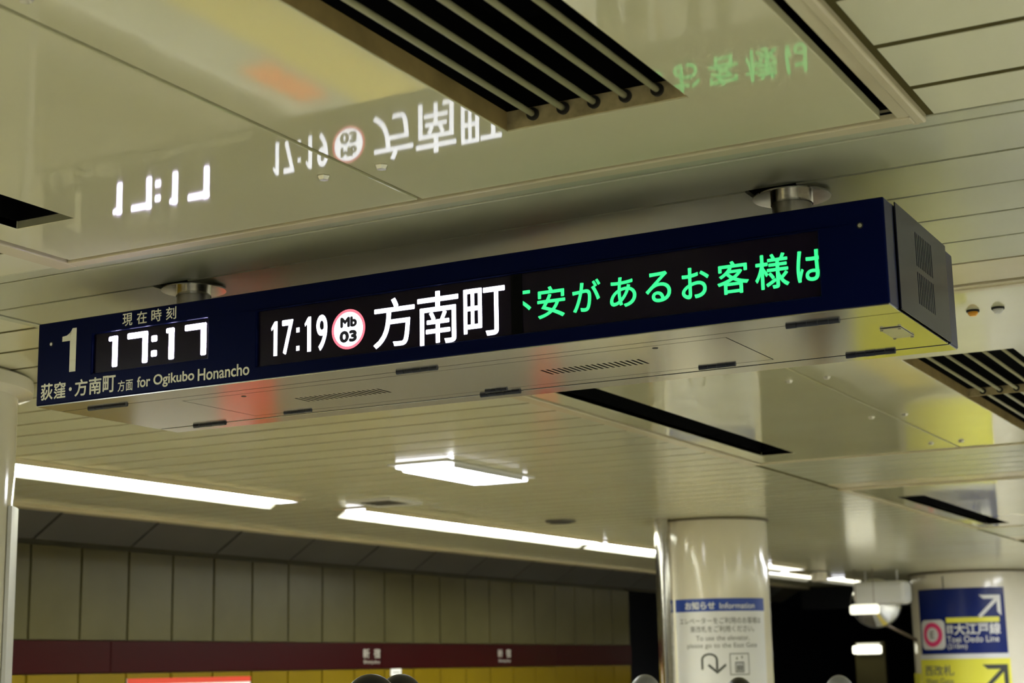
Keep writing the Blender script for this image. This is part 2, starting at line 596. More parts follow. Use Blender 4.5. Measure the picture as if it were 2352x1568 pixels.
for n, (x0, x1, ya, yb), zb in vents:
    if n < 0:
        continue
    lab = {0: 'barred black ceiling vent in the nearest panel, above the board',
           1: 'barred black ceiling vent behind the right end of the board',
           2: 'barred black ceiling vent in the farthest glossy panel'}[n]
    vt = root('ceiling_vent', lab, 'vent', ((x0 + x1) / 2, (ya + yb) / 2, zb), 'barred vents in the ceiling panels')
    D = 0.055
    box('side_lining', x0 - 0.006, x0 + 0.0015, ya, yb, zb + 0.003, zb + D, M_tan, vt)
    box('side_lining', x1 - 0.0015, x1 + 0.006, ya, yb, zb + 0.003, zb + D, M_tan, vt)
    box('duct_void', x0 - 0.05, x1 + 0.05, ya - 0.05, yb + 0.05, ZC + 0.30, ZC + 0.31, M_black, vt)
    boxes('duct_wall', [(x0 - 0.02, x0 - 0.006, ya, yb, zb + D, ZC + 0.3), (x1 + 0.006, x1 + 0.02, ya, yb, zb + D, ZC + 0.3),
                        (x0 - 0.02, x1 + 0.02, yb + 0.002, yb + 0.02, zb + D, ZC + 0.3),
                        (x0 - 0.02, x1 + 0.02, ya - 0.02, ya - 0.002, zb + D, ZC + 0.3)], M_black, vt)
    mid = ya + 1.37
    for yy, t in ((yb, 0.004), (ya, -0.004)):
        box('end_plate', x0, x1, min(yy, yy - t), max(yy, yy - t), zb + 0.005, zb + D, M_ventend, vt)
    if n > 0:
        box('cross_plate', x0, x1, mid - 0.003, mid + 0.003, zb + 0.012, zb + D, M_ventend, vt)
    for i in range(5):
        xx = -1.865 + 0.0884 * i
        tube('rod', [(xx, ya, zb + 0.034), (xx, yb, zb + 0.034)], 0.0085, M_rod, vt, n=10)
        lathe('rod_collar', [(0.017, -0.010), (0.017, 0.0)], (xx, yb - 0.004, zb + 0.034), M_rubber, vt, n=16, axis='Y')
        if n > 0:
            lathe('rod_collar', [(0.017, -0.010), (0.017, 0.0)], (xx, mid - 0.003, zb + 0.034), M_rubber, vt, n=16, axis='Y')

# two small dark ceiling buttons on the second panel
for (xx, c, lab) in ((-1.40, M_orange_reflection, 'small black ceiling puck, its orange reflection painted on, beside the board end'),
                     (-1.30, M_white, 'small black ceiling puck with a pale underside, right of the orange one')):
    b = root('ceiling_puck', lab, 'ceiling fitting', (xx, 6.62, ZC - 0.03), 'small caps on the second ceiling panel')
    lathe('rim', [(0.026, 0.0), (0.026, 0.008)], (xx, 6.62, ZC - 0.016), M_rubber, b, n=20)
    lathe('lens', [(0.012, 0.0), (0.02, 0.008), (0.02, 0.016)], (xx, 6.62, ZC - 0.032), c, b, n=20)  # orange one: reflection below the puck, put into the colour

# ceiling edge above the track: trim, sloped soffit
edge = box('trim_1', -9.86, -9.72, Y0, Y1, ZC - 0.035, ZC + 0.02, M_trim, None, 0.01)
tag(edge, 'cream edge moulding where the slatted ceiling ends above the track', 'trim', kind='structure')
soffit = mk('wall_soffit', [(-9.84, Y0, ZC + 0.0), (-10.3, Y0, 2.74), (-10.3, Y0, 2.86), (-9.84, Y0, ZC + 0.06),
                            (-9.84, Y1, ZC + 0.0), (-10.3, Y1, 2.74), (-10.3, Y1, 2.86), (-9.84, Y1, ZC + 0.06)],
            [(0, 1, 2, 3), (4, 7, 6, 5), (0, 4, 5, 1), (1, 5, 6, 2), (2, 6, 7, 3), (3, 7, 4, 0)], M_joint)
tag(soffit, 'dark grey sloping soffit above the tunnel wall', 'soffit', kind='structure')
WP = 0.6175
WY0 = 10.43
XW = -10.2
sp = None
for j in range(-19, 16):
    a, b = WY0 + 2 * WP * j + 0.015, WY0 + 2 * WP * (j + 1) - 0.015
    if b > 29.5:
        break
    if sp is None:
        sp = mk('soffit_panel', [(-9.86, a, 2.972), (-10.185, a, 2.765), (-10.185, a, 2.79), (-9.86, a, 2.995),
                                 (-9.86, b, 2.972), (-10.185, b, 2.765), (-10.185, b, 2.79), (-9.86, b, 2.995)],
                [(0, 1, 2, 3), (4, 7, 6, 5), (0, 4, 5, 1), (1, 5, 6, 2), (2, 6, 7, 3), (3, 7, 4, 0)], M_soffit, soffit, bevel=0.003)
        ja = a
    else:
        copy_to(sp, (0, a - ja, 0))

# ------------------------------------------------ wall across the track
YEND = 22.785
wall = box('wall_left', XW - 0.25, XW - 0.03, Y0, YEND, -1.2, 2.80, M_joint)
tag(wall, 'panelled cream and ochre wall across the track', 'wall', kind='structure')
up = lo = None
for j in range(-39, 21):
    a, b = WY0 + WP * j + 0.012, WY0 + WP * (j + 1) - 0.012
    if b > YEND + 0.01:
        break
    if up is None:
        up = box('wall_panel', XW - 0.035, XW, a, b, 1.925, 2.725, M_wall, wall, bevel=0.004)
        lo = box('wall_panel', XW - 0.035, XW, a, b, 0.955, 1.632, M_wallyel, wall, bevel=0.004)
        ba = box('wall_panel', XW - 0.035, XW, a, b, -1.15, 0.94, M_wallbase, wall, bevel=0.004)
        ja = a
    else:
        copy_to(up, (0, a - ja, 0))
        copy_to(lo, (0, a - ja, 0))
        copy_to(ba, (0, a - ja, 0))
band = [Y0, -6.4, -1.95, 2.5, 7.0, 11.44, 15.9, 20.35, YEND]
for a, b in zip(band[:-1], band[1:]):
    box('colour_band', XW - 0.03, XW + 0.012, a + 0.004, b - 0.004, 1.64, 1.918, M_maroon, wall, bevel=0.003)
FW = lambda y, z, h=0.0: (XW + 0.0135 + h, y, z)
for y0 in (15.52, 18.63, 12.41 - 3.11):
    lettering('station_name', [('新', y0, y0 + 0.13, 1.755, 1.86, 0.02), ('宿', y0 + 0.22, y0 + 0.35, 1.755, 1.86, 0.02),
                               ('Shinjuku', y0 + 0.01, y0 + 0.34, 1.685, 1.735, 0.01)], FW, M_dimprint, wall)
small = root('number_plate', 'small white plate under the maroon band on the ochre wall', 'plate', (XW, 16.2, 1.55))
box('plate', XW + 0.0005, XW + 0.012, 16.10, 16.32, 1.555, 1.635, M_paper, small, 0.003)
box('plate_rule', XW + 0.012, XW + 0.013, 16.14, 16.28, 1.59, 1.60, M_greyink, small)

# posters across the track
ad = root('wall_poster', 'wide white poster with an orange-red top stripe on the ochre wall', 'poster', (XW, 12.6, 0.2))
box('sheet', XW + 0.0005, XW + 0.010, 11.67, 13.49, 1.22, 1.585, M_paper, ad, 0.002)
box('stripe', XW + 0.010, XW + 0.013, 11.67, 13.49, 1.535, 1.585, M_red, ad)
ad3 = root('wall_poster', 'broad red poster below the striped one on the ochre wall', 'poster', (XW, 13.4, 0.2))
box('sheet', XW + 0.0005, XW + 0.010, 12.95, 13.85, 0.22, 0.95, M_red, ad3, 0.002)
box('border', XW + 0.010, XW + 0.012, 12.95, 13.85, 0.22, 0.26, M_paper, ad3)
ad2 = root('wall_poster', 'narrow tall red poster low on the far part of the ochre wall', 'poster', (XW, 20.2, -1.0))
box('sheet', XW + 0.0005, XW + 0.010, 19.85, 20.55, -1.05, 0.95, M_red, ad2, 0.002)
box('border', XW + 0.010, XW + 0.012, 19.85, 20.55, 0.90, 0.95, M_paper, ad2)
mark = box('queue_mark', -7.15, -6.85, 9.2, 10.0, 0.0005, 0.003, M_orange)
tag(mark, 'orange queue marking on the platform floor near the edge', 'floor marking')

# dark tunnel beyond the wall, end of the hall, right and rear walls
tun = boxes('wall_tunnel', [(-12.6, -12.4, YEND, 60, -1.2, 4.6), (-12.4, XW - 0.03, YEND - 0.1, YEND, -1.2, 4.6),
                            (-12.4, 7.0, 60, 60.2, -1.2, 4.6), (-12.4, 7.0, Y1 + 0.3, 60, 4.4, 4.6),
                            (-12.6, -9.9, YEND, Y1 + 0.3, 3.1, 3.3)], M_dark)
tag(tun, 'unlit black tunnel beyond the end of the panelled wall', 'tunnel', kind='structure')
bulk = box('wall_back', -9.9, 7.0, Y1, Y1 + 0.2, 2.60, 4.5, M_dark)
tag(bulk, 'dark bulkhead hanging at the far end of the ceiling', 'bulkhead', kind='structure')
fw_ = box('wall_far', -4.6, 7.0, Y1 + 1.5, Y1 + 1.7, 0.0, 4.4, M_dark)
tag(fw_, 'dark end wall of the platform behind the far pillar', 'wall', kind='structure')
rw = box('wall_right', 7.0, 7.2, Y0, 34, 0, 3.5, M_wallbase)
tag(rw, 'beige side wall to the right of the platform, outside the picture', 'wall', kind='structure')
nw = box('wall_front', -12.6, 7.2, Y0 - 0.2, Y0, -1.3, 3.5, M_dark)
tag(nw, 'dark wall behind the viewer, outside the picture', 'wall', kind='structure')


# ------------------------------------------------------------------ lamps
def strip_lamp(x0, x1, y0, y1, label, grp, cool=False, mt=None):
    """x0 is the side towards the nearer wall and carries a wing added to shade the upper wall"""
    t = root('fluorescent_strip', label, 'ceiling light', ((x0 + x1) / 2, (y0 + y1) / 2, ZC - 0.03), grp)
    sgn = 1 if x1 > x0 else -1
    xa, xb = min(x0, x1), max(x0, x1)
    box('housing', xa - 0.03, xb + 0.03, y0 - 0.04, y1 + 0.04, ZC - 0.012, ZC - 0.001, M_trim, t, 0.003)
    e = 0.06
    d0 = x0 + sgn * 0.09
    da, db = min(d0, x1), max(d0, x1)
    box('diffuser', da, db, y0 + e, y1 - e, ZC - 0.034, ZC - 0.012, mt or (M_lamp_c if cool else M_lamp), t, 0.004)
    for a, b in ((y0, y0 + e), (y1 - e, y1)):
        box('end_cap', da, db, a, b - 0.001, ZC - 0.034, ZC - 0.012, M_lampend, t, 0.004)
    box('skirt', min(x1, x1 + sgn * 0.012), max(x1, x1 + sgn * 0.012), y0, y1, ZC - 0.0365, ZC - 0.012, M_trim, t)  # skirt added to keep the diffuser's glow out of the slats
    mk('shade_wing', [(d0 - sgn * 0.002, y0, ZC - 0.012), (x0, y0, ZC - 0.072), (x0 - sgn * 0.006, y0, ZC - 0.072), (d0 - sgn * 0.010, y0, ZC - 0.012),
                     (d0 - sgn * 0.002, y1, ZC - 0.012), (x0, y1, ZC - 0.072), (x0 - sgn * 0.006, y1, ZC - 0.072), (d0 - sgn * 0.010, y1, ZC - 0.012)],
       [(0, 1, 2, 3), (4, 7, 6, 5), (0, 4, 5, 1), (1, 5, 6, 2), (2, 6, 7, 3), (3, 7, 4, 0)], M_shade_wing, t)  # wing added to cut lamp light off the wall top
    return t


GL = 'fluorescent strips along the track side'
LX0, LX1 = -8.09, -7.80
strip_lamp(LX0, LX1, -11.0, -5.6, 'long fluorescent strip over the track side, far behind the viewer', GL)
strip_lamp(LX0, LX1, -5.4, 0.0, 'long fluorescent strip over the track side, just behind the viewer', GL)
strip_lamp(LX0, LX1, 0.2, 5.6, 'long fluorescent strip over the track side, hidden left of the white column', GL)
strip_lamp(LX0, LX1, 5.8, 10.95, 'long fluorescent strip running out from the white column at the left edge', GL)
strip_lamp(LX0, LX1, 11.92, 16.75, 'fluorescent strip in the middle of the ceiling edge, left of the notice column', GL)
strip_lamp(LX0, LX1, 16.86, 18.9, 'fluorescent strip that ends at the steel pipe of the notice column', GL)
strip_lamp(-8.1, -7.7, 22.1, 23.6, 'short cool white lamp just right of the notice column', 'far lamps', True, M_lampbar)
strip_lamp(-8.6, -8.2, 24.3, 26.4, 'short fluorescent strip below the cool lamp, right of the notice column', 'far lamps', False, M_lampbar)
strip_lamp(-8.45, -8.05, 26.7, 28.7, 'farthest fluorescent strip above the black tunnel mouth', 'far lamps', False, M_lampbar)


def square_lamp(xc, yc, label, mt=None):
    t = root('ceiling_lamp', label, 'ceiling light', (xc, yc, ZC - 0.05), 'cool square lamps along the column line')
    box('base', xc - 0.24, xc + 0.24, yc - 0.64, yc + 0.64, ZC - 0.012, ZC - 0.001, M_white, t, 0.003)
    box('diffuser', xc - 0.20, xc + 0.20, yc - 0.50, yc + 0.50, ZC - 0.045, ZC - 0.012, mt or M_lamp_c, t, 0.008)
    for s in (-1, 1):
        xs_ = xc + s * 0.206
        box('skirt', xs_ - 0.005, xs_ + 0.005, yc - 0.50, yc + 0.50, ZC - 0.040, ZC - 0.012, M_white, t)  # added screen, hides the glowing sides from the glossy slats
        a, b = sorted((yc + s * 0.502, yc + s * 0.62))
        box('end_cap', xc - 0.19, xc + 0.19, a, b, ZC - 0.035, ZC - 0.012, M_lampend, t, 0.006)


square_lamp(-5.80, 10.15, 'bright cool white lamp alone in the middle of the slatted ceiling')
square_lamp(-5.80, 1.5, 'cool white lamp on the slatted ceiling left of the viewer, out of the picture')
# unseen lamps added on the other side of the hall for more light
GR = 'added unseen fluorescent strips along the far side of the hall'
ORD = ('first', 'second', 'third', 'fourth', 'fifth', 'sixth', 'seventh', 'eighth')
for i in range(7):
    ya = -12.0 + 5.4 * i
    strip_lamp(3.63, 3.2, ya, ya + 5.2, ORD[i] + ' added fluorescent strip along the right side of the hall, out of the picture', GR, False, M_lamp_side_added)
for i in range(8):
    square_lamp(0.3, -11.5 + 5.0 * i, ORD[i] + ' added cool lamp in the unseen row to the right of the board, out of the picture')  # unseen row added to light the columns and other upright faces

for i, (xx, yy) in enumerate(((-2.2, 19.4), (-2.2, 21.2), (-3.0, 23.0), (-3.0, 24.8), (-1.6, 23.0))):  # unseen lamps added to brighten the pillar and its signs
    square_lamp(xx, yy, ORD[i] + ' added cool lamp of the unseen group lighting the far pillar, right of the picture', M_lamp_added)

# slim grille beside the strip
gr = root('ceiling_grille', 'slim dark grille with a pale frame between the two strips', 'grille', (-7.40, 11.6, ZC - 0.02))
plate_holes('frame', -7.62, -7.18, 11.35, 11.85, [(-7.57, -7.23, 11.40, 11.80)], ZC - 0.02, ZC - 0.001, XY, M_white, gr)
for i in range(5):
    box('slat', -7.565, -7.235, 11.42 + i * 0.075, 11.455 + i * 0.075, ZC - 0.016, ZC - 0.002, M_soffit, gr)
sp_ = root('ceiling_speaker', 'small grey round fitting on the ceiling above the second strip', 'ceiling fitting', (-7.05, 14.2, ZC - 0.02))
lathe('rim', [(0.13, 0.0), (0.15, 0.012), (0.15, 0.018)], (-7.05, 14.2, ZC - 0.02), M_soffit, sp_, n=28)
lathe('mesh', [(0.10, 0.0), (0.11, 0.008)], (-7.05, 14.2, ZC - 0.027), M_rubber, sp_, n=28)


# ------------------------------------------------------------------ columns
def column(xc, yc, r, label, seam_angles=()):
    t = root('column', label, 'column', (xc, yc, 0))
    n = 72
    lathe('shaft', [(r, 0.0), (r, ZC - 0.021)], (xc, yc, 0.0), M_col, t, n=n)
    lathe('base_ring', [(r + 0.03, 0.0), (r + 0.03, 0.12), (r + 0.01, 0.14)], (xc, yc, 0.0), M_soffit, t, n=n)
    return t


def wrap(xc, yc, r):
    return lambda th, z, h=0.0: (xc + (r + h) * math.cos(math.radians(th)), yc + (r + h) * math.sin(math.radians(th)), z)


def curved_plate(name, xc, yc, r0, r1, th0, th1, z0, z1, material, parent, n=24):
    v, f = [], []
    for i in range(n + 1):
        th = math.radians(th0 + (th1 - th0) * i / n)
        for r in (r0, r1):
            for z in (z0, z1):
                v.append((xc + r * math.cos(th), yc + r * math.sin(th), z))
    for i in range(n):
        a, b = i * 4, i * 4 + 4
        f += [(a, b, b + 1, a + 1), (a + 2, a + 3, b + 3, b + 2), (a, a + 2, b + 2, b), (a + 1, b + 1, b + 3, a + 3)]
    f += [(0, 1, 3, 2), (n * 4, n * 4 + 2, n * 4 + 3, n * 4 + 1)]
    o = mk(name, v, f, material, parent)
    for p in o.data.polygons:
        p.use_smooth = True
    _sharp(o.data)
    return o


# near column at the left edge
c1 = column(-6.10, 5.355, 0.53, 'cream column at the left edge of the picture, beside the board')
lathe('collar', [(0.53, -0.02), (0.60, 0.0), (0.60, 0.058), (0.58, 0.07)], (-6.10, 5.355, ZC - 0.072), M_col, c1, n=72)
sg = root('column_board', 'thin white board seen edge-on along the left column', 'sign', (-5.6, 5.5, 0.6))
curved_plate('board', -6.10, 5.355, 0.534, 0.552, 26, 112, 0.5, 2.385, M_paper, sg)
curved_plate('bracket', -6.10, 5.355, 0.5305, 0.534, 28, 110, 0.52, 2.37, M_ink, sg)

# middle column with steel pipe and notice
MC = (-5.93, 15.32)
c2 = column(MC[0], MC[1], 0.53, 'cream column with the blue-headed notice, right of centre')
lathe('collar', [(0.53, 0.0), (0.55, 0.004), (0.55, 0.019)], (MC[0], MC[1], ZC - 0.02), M_collar, c2, n=72)
pp = root('steel_pipe', 'polished steel downpipe on the left side of the notice column', 'pipe', (-6.20, 14.72, 0))
lathe('shaft', [(0.077, 0.0), (0.077, ZC - 0.002)], (-6.205, 14.70, 0), M_flange, pp, n=28)
for zz in (0.5, 1.0):
    lathe('strap', [(0.081, 0.0), (0.081, 0.03)], (-6.205, 14.70, zz), M_pipe, pp, n=28)
    box('strap_tab', -6.215, -6.02, 14.752, 14.775, zz, zz + 0.03, M_pipe, pp)

nt_ = root('column_notice', 'white information notice with a blue header on the middle column', 'notice', (-5.7, 14.83, 1.2))
R2 = 0.53
curved_plate('sheet', MC[0], MC[1], R2 + 0.0005, R2 + 0.006, -114.5, -10.5, 1.40, 2.228, M_paper, nt_)
curved_plate('header', MC[0], MC[1], R2 + 0.006, R2 + 0.0075, -114.5, -10.5, 2.108, 2.228, M_blue, nt_)
W2 = wrap(MC[0], MC[1], R2 + 0.0090)
for it in [('お知らせ', -101.5, -69.5, 2.125, 2.20, 0.03), ('Information', -65.0, -26.0, 2.130, 2.185, 0.02)]:
    lettering('header_text', [it], W2, M_paper, nt_, split=4)
W2 = wrap(MC[0], MC[1], R2 + 0.0075)
for it in [('エレベーターをご利用のお客様は', -109, -18, 1.990, 2.050, 0.005), ('東改札をご利用ください。', -96.5, -28, 1.912, 1.972, 0.005),
           ('To use the elevator,', -90.5, -34.5, 1.828, 1.880, 0.0), ('please go to the East Gate', -100.7, -25.0, 1.755, 1.810, 0.0)]:
    lettering('notice_line', [it], W2, M_greyink, nt_, split=4)
# U-turn arrow
arc_o, arc_i = [], []
cx_, cz_, = -77.5, 1.655
for i in range(13):
    a = math.pi * i / 12
    arc_o.append((cx_ + 8.6 * -math.cos(a), cz_ + 0.062 * math.sin(a)))
    arc_i.append((cx_ + 6.4 * -math.cos(a), cz_ + 0.044 * math.sin(a)))
quads = [[arc_o[i], arc_o[i + 1], arc_i[i + 1], arc_i[i]] for i in range(12)]
quads.append([(cx_ - 8.6, 1.655), (cx_ - 6.4, 1.655), (cx_ - 6.4, 1.565), (cx_ - 8.6, 1.565)])
quads.append([(cx_ + 6.4, 1.655), (cx_ + 8.6, 1.655), (cx_ + 8.6, 1.56), (cx_ + 6.4, 1.56)])
quads.append([(cx_ + 7.5, 1.525), (cx_ + 17, 1.60), (cx_ + 16, 1.618), (cx_ + 7.5, 1.553)])
quads.append([(cx_ + 7.5, 1.525), (cx_ + 7.5, 1.553), (cx_ - 0.5, 1.618), (cx_ - 2.0, 1.60)])
polyset('turn_arrow', quads, W2, M_ink, nt_, split=4)
lift = []
tl, tr_, zb_, zt_ = -57.0, -36.0, 1.512, 1.712
lw, lz = 0.7, 0.007
lift += [[(tl, zb_), (tr_, zb_), (tr_, zb_ + lz), (tl, zb_ + lz)], [(tl, zt_ - lz), (tr_, zt_ - lz), (tr_, zt_), (tl, zt_)],
         [(tl, zb_), (tl + lw, zb_), (tl + lw, zt_), (tl, zt_)], [(tr_ - lw, zb_), (tr_, zb_), (tr_, zt_), (tr_ - lw, zt_)]]
lift += [[(-51.5, 1.535), (-42.0, 1.535), (-42.0, 1.545), (-51.5, 1.545)], [(-51.5, 1.622), (-42, 1.622), (-42, 1.632), (-51.5, 1.632)],
         [(-51.5, 1.535), (-50.6, 1.535), (-50.6, 1.632), (-51.5, 1.632)], [(-42.9, 1.535), (-42, 1.535), (-42, 1.632), (-42.9, 1.632)]]
for q in (-49.6, -47.4, -45.2):
    lift.append([(q, 1.55), (q + 1.5, 1.55), (q + 1.5, 1.60), (q, 1.60)])
    lift.append([(q + 0.3, 1.605), (q + 1.2, 1.605), (q + 1.2, 1.616), (q + 0.3, 1.616)])
lift += [[(-50.5, 1.655), (-48.5, 1.655), (-49.5, 1.685)], [(-45.0, 1.685), (-43.0, 1.685), (-44.0, 1.655)]]
polyset('lift_pictogram', lift, W2, M_ink, nt_, split=4)

# far pillar with the guide signs
PC = (-6.1, 27.3)
PR = 1.0
c3 = column(PC[0], PC[1], PR, 'wide cream pillar with navy and yellow guide signs, bottom right')
lathe('collar', [(PR, 0.0), (PR + 0.03, 0.006), (PR + 0.03, 0.029)], (PC[0], PC[1], ZC - 0.03), M_collar, c3, n=72)
box('joint', PC[0] - 0.26, PC[0] - 0.245, PC[1] - 0.975, PC[1] - 0.95, 0.0, ZC - 0.08, M_joint, c3)
W3 = wrap(PC[0], PC[1], PR + 0.028)
gs = root('guide_sign', 'navy guide sign with white arrow and pink ring emblem', 'sign', (-6.0, 26.3, 1.7))
curved_plate('plate', PC[0], PC[1], PR + 0.001, PR + 0.022, -134.5, -51, 1.71, 2.725, M_signblue, gs)
curved_plate('white_rim', PC[0], PC[1], PR + 0.001, PR + 0.020, -137.5, -50, 1.635, 1.709, M_signwhite, gs)


def arrow(cx, cz, s, k):
    """diagonal arrow pointing up and right; k converts metres to degrees"""
    pts = []
    t = 0.11 * s

    def q(u, v):
        return (cx + u * k, cz + v)
    pts.append([q(-0.42 * s, -0.33 * s), q(-0.33 * s, -0.42 * s), q(0.33 * s, 0.24 * s), q(0.24 * s, 0.33 * s)])
    pts.append([q(-0.35 * s, 0.42 * s), q(-0.20 * s, 0.28 * s), q(0.28 * s, 0.28 * s), q(0.42 * s, 0.42 * s)])
    pts.append([q(0.42 * s, 0.42 * s), q(0.28 * s, 0.28 * s), q(0.28 * s, -0.20 * s), q(0.42 * s, -0.35 * s)])
    return pts


K3 = math.degrees(1 / PR)
polyset('arrow', arrow(-65.0, 2.43, 0.42, K3), W3, M_signwhite, gs, split=4)
polyset('route_bar', [[(-103.5, 2.19), (-57, 2.19), (-57, 2.27), (-103.5, 2.27)]], W3, M_signyel, gs, split=4)
lettering('route_text', [('都営', -103.5, -97.5, 2.02, 2.16, 0.02), ('大江戸線', -96.5, -56.5, 2.0, 2.18, 0.025),
                         ('Toei Oedo Line', -103.5, -58.5, 1.885, 1.985, 0.01), ('(210m)', -103.5, -86, 1.77, 1.865, 0.01)],
          W3, M_signwhite, gs, split=4)
em = []
NN = 28


def rrect(cx, cz, hw, hh, rr, k):
    o = []
    for (sx, sz, a0) in ((1, 1, 0), (-1, 1, 90), (-1, -1, 180), (1, -1, 270)):
        for i in range(7):
            a = math.radians(a0 + 15 * i)
            o.append((cx + (sx * (hw - rr) + rr * math.cos(a)) * k, cz + sz * (hh - rr) + rr * math.sin(a)))
    return o


ECX, ECZ = -118.5, 2.015
polyset('emblem_ground', [rrect(ECX, ECZ, 0.235, 0.23, 0.08, K3)], W3, M_signwhite, gs, split=4)
W3b = wrap(PC[0], PC[1], PR + 0.031)
ring = []
for i in range(NN):
    a, b = 2 * math.pi * i / NN, 2 * math.pi * (i + 1) / NN
    ring.append([(ECX + 0.19 * K3 * math.cos(a), ECZ + 0.19 * math.sin(a)), (ECX + 0.19 * K3 * math.cos(b), ECZ + 0.19 * math.sin(b)),
                 (ECX + 0.115 * K3 * math.cos(b), ECZ + 0.115 * math.sin(b)), (ECX + 0.115 * K3 * math.cos(a), ECZ + 0.115 * math.sin(a))])
polyset('emblem_ring', ring, W3b, M_pink, gs, split=4)
lettering('emblem_letter', [('E', ECX - 2.2, ECX + 2.2, ECZ - 0.055, ECZ + 0.055, 0.01)], W3b, M_ink, gs, split=4)
gy = root('guide_sign', 'yellow guide sign with black arrow under the navy one', 'sign', (-6.0, 26.3, 0.3))
curved_plate('plate', PC[0], PC[1], PR + 0.001, PR + 0.022, -137.5, -49.5, 0.25, 1.632, M_signyel, gy)
polyset('arrow', arrow(-64.5, 1.33, 0.50, K3), W3, M_ink, gy, split=4)
lettering('gate_text', [('西改札', -130.5, -99.0, 1.38, 1.54, 0.012), ('West Gate', -130.5, -100, 1.25, 1.34, 0.005)], W3, M_greyink, gy, split=4)
gz = root('guide_sign', 'small yellow sign edge on the left flank of the far pillar', 'sign', (-7.0, 27.0, 1.2))
curved_plate('plate', PC[0], PC[1], PR + 0.001, PR + 0.018, -166, -141, 1.18, 1.42, M_signyel, gz)

# ------------------------------------------------------------------ far objects by the tunnel mouth
drop = root('ceiling_housing', 'small white housing hanging between the far lamps', 'ceiling fitting', (-7.88, 24.8, 2.83))
lathe('shell', [(0.10, 0.0), (0.125, 0.02), (0.125, 0.158)], (-7.88, 24.8, 2.84), M_col, drop, n=28)
lathe('cap_ring', [(0.135, 0.0), (0.135, 0.012)], (-7.88, 24.8, 2.987), M_soffit, drop, n=28)
mir = root('convex_mirror', 'round convex mirror on a bent arm beside the far pillar', 'mirror', (-7.40, 26.17, 2.1))
mc = Vector((-7.40, 26.17, 2.545))
nrm = Vector((0.27, -0.96, -0.06)).normalized()
t1 = nrm.cross(Vector((0, 0, 1))).normalized()
t2 = nrm.cross(t1)
v, f = [], []
NR, NS = 8, 36
for i in range(NR + 1):
    rr = 0.39 * i / NR
    hgt = math.sqrt(0.6 ** 2 - rr ** 2) - math.sqrt(0.6 ** 2 - 0.39 ** 2)
    for k in range(NS):
        a = 2 * math.pi * k / NS
        v.append(tuple(mc + t1 * rr * math.cos(a) + t2 * rr * math.sin(a) + nrm * hgt))
for i in range(NR):
    for k in range(NS):
        j = (k + 1) % NS
        f.append((i * NS + k, i * NS + j, (i + 1) * NS + j, (i + 1) * NS + k))
mk('glass', v, f, M_mirror, mir, smooth=True)
v, f = [], []
for (rr, hh) in ((0.39, 0.004), (0.405, 0.004), (0.405, -0.03), (0.10, -0.07), (0.0, -0.07)):
    for k in range(NS):
        a = 2 * math.pi * k / NS
        v.append(tuple(mc + t1 * rr * math.cos(a) + t2 * rr * math.sin(a) + nrm * hh))
for i in range(4):
    for k in range(NS):
        j = (k + 1) % NS
        f.append((i * NS + k, i * NS + j, (i + 1) * NS + j, (i + 1) * NS + k))
mk('rim', v, f, M_soffit, mir, smooth=False)
tube('arm', [(-7.40, 26.26, 2.5), (-7.39, 26.30, 2.27), (-7.36, 26.33, 2.22), (-6.93, 26.75, 1.94)], 0.028, M_rail, mir)
duct = root('duct_box', 'white rounded duct box hanging in front of the round mirror', 'duct', (-7.05, 25.2, 2.46))
box('casing', -7.46, -6.63, 25.1, 25.5, 2.475, 2.83, M_white, duct, 0.07)
for xx in (-7.3, -6.8):
    tube('hanger', [(xx, 25.3, 2.82), (xx, 25.3, ZC - 0.002)], 0.014, M_white, duct)
bar = root('hanging_lamp', 'short tube lamp hanging in front of the round mirror', 'ceiling light', (-7.16, 24.7, 2.31))
box('tube_cover', -7.38, -6.94, 24.62, 24.74, 2.32, 2.462, M_lamptube, bar, 0.03)
box('lamp_back', -7.34, -6.98, 24.70, 24.76, 2.455, 2.48, M_white, bar)
for xx in (-7.30, -7.02):
    tube('hanger', [(xx, 24.72, 2.475), (xx, 24.72, ZC - 0.002)], 0.006, M_rail, bar)
lampw = root('wall_lamp', 'low tube lamp shining down a pale pier in the tunnel', 'lamp', (-8.1, 28.0, 1.75))
box('tube_cover', -8.32, -7.84, 27.80, 27.92, 1.755, 1.885, M_lampbar, lampw, 0.02)
box('mount', -8.28, -7.88, 27.92, 28.06, 1.74, 1.93, M_white, lampw)
pier = root('tunnel_pier', 'pale pier under the low lamp in the black tunnel', 'pier', (-8.1, 28.2, -1.1))
box('pier_shaft', -8.36, -7.84, 28.06, 28.2, -1.15, 1.95, M_wall, pier, 0.02)
box('pier_footing', -8.45, -7.75, 27.98, 28.3, -1.15, -0.9, M_concrete, pier, 0.02)

# ------------------------------------------------------------------ the departure board
SX0, SX1, SY0, SZ0, SZ1 = -4.211, -1.127, 4.300, 2.551, 2.850
board = root('departure_board', 'long navy LED departure board hung from the ceiling on two pipes', 'departure board',
             ((SX0 + SX1) / 2, 4.69, SZ0))
CW = (-3.954, -3.446, 2.645, 2.785)
TW = (-3.241, -1.318, 2.595, 2.782)
fb = plate_holes('front_bezel', SX0, SX1, SZ0, SZ1, [CW, TW], SY0, SY0 + 0.097, XZ, M_navy, board, bevel=0.005)
tag(fb, 'navy front bezel')
box('rear_bezel', SX0, SX1, 4.979, 5.079, SZ0, SZ1, M_navy, board, 0.0035)
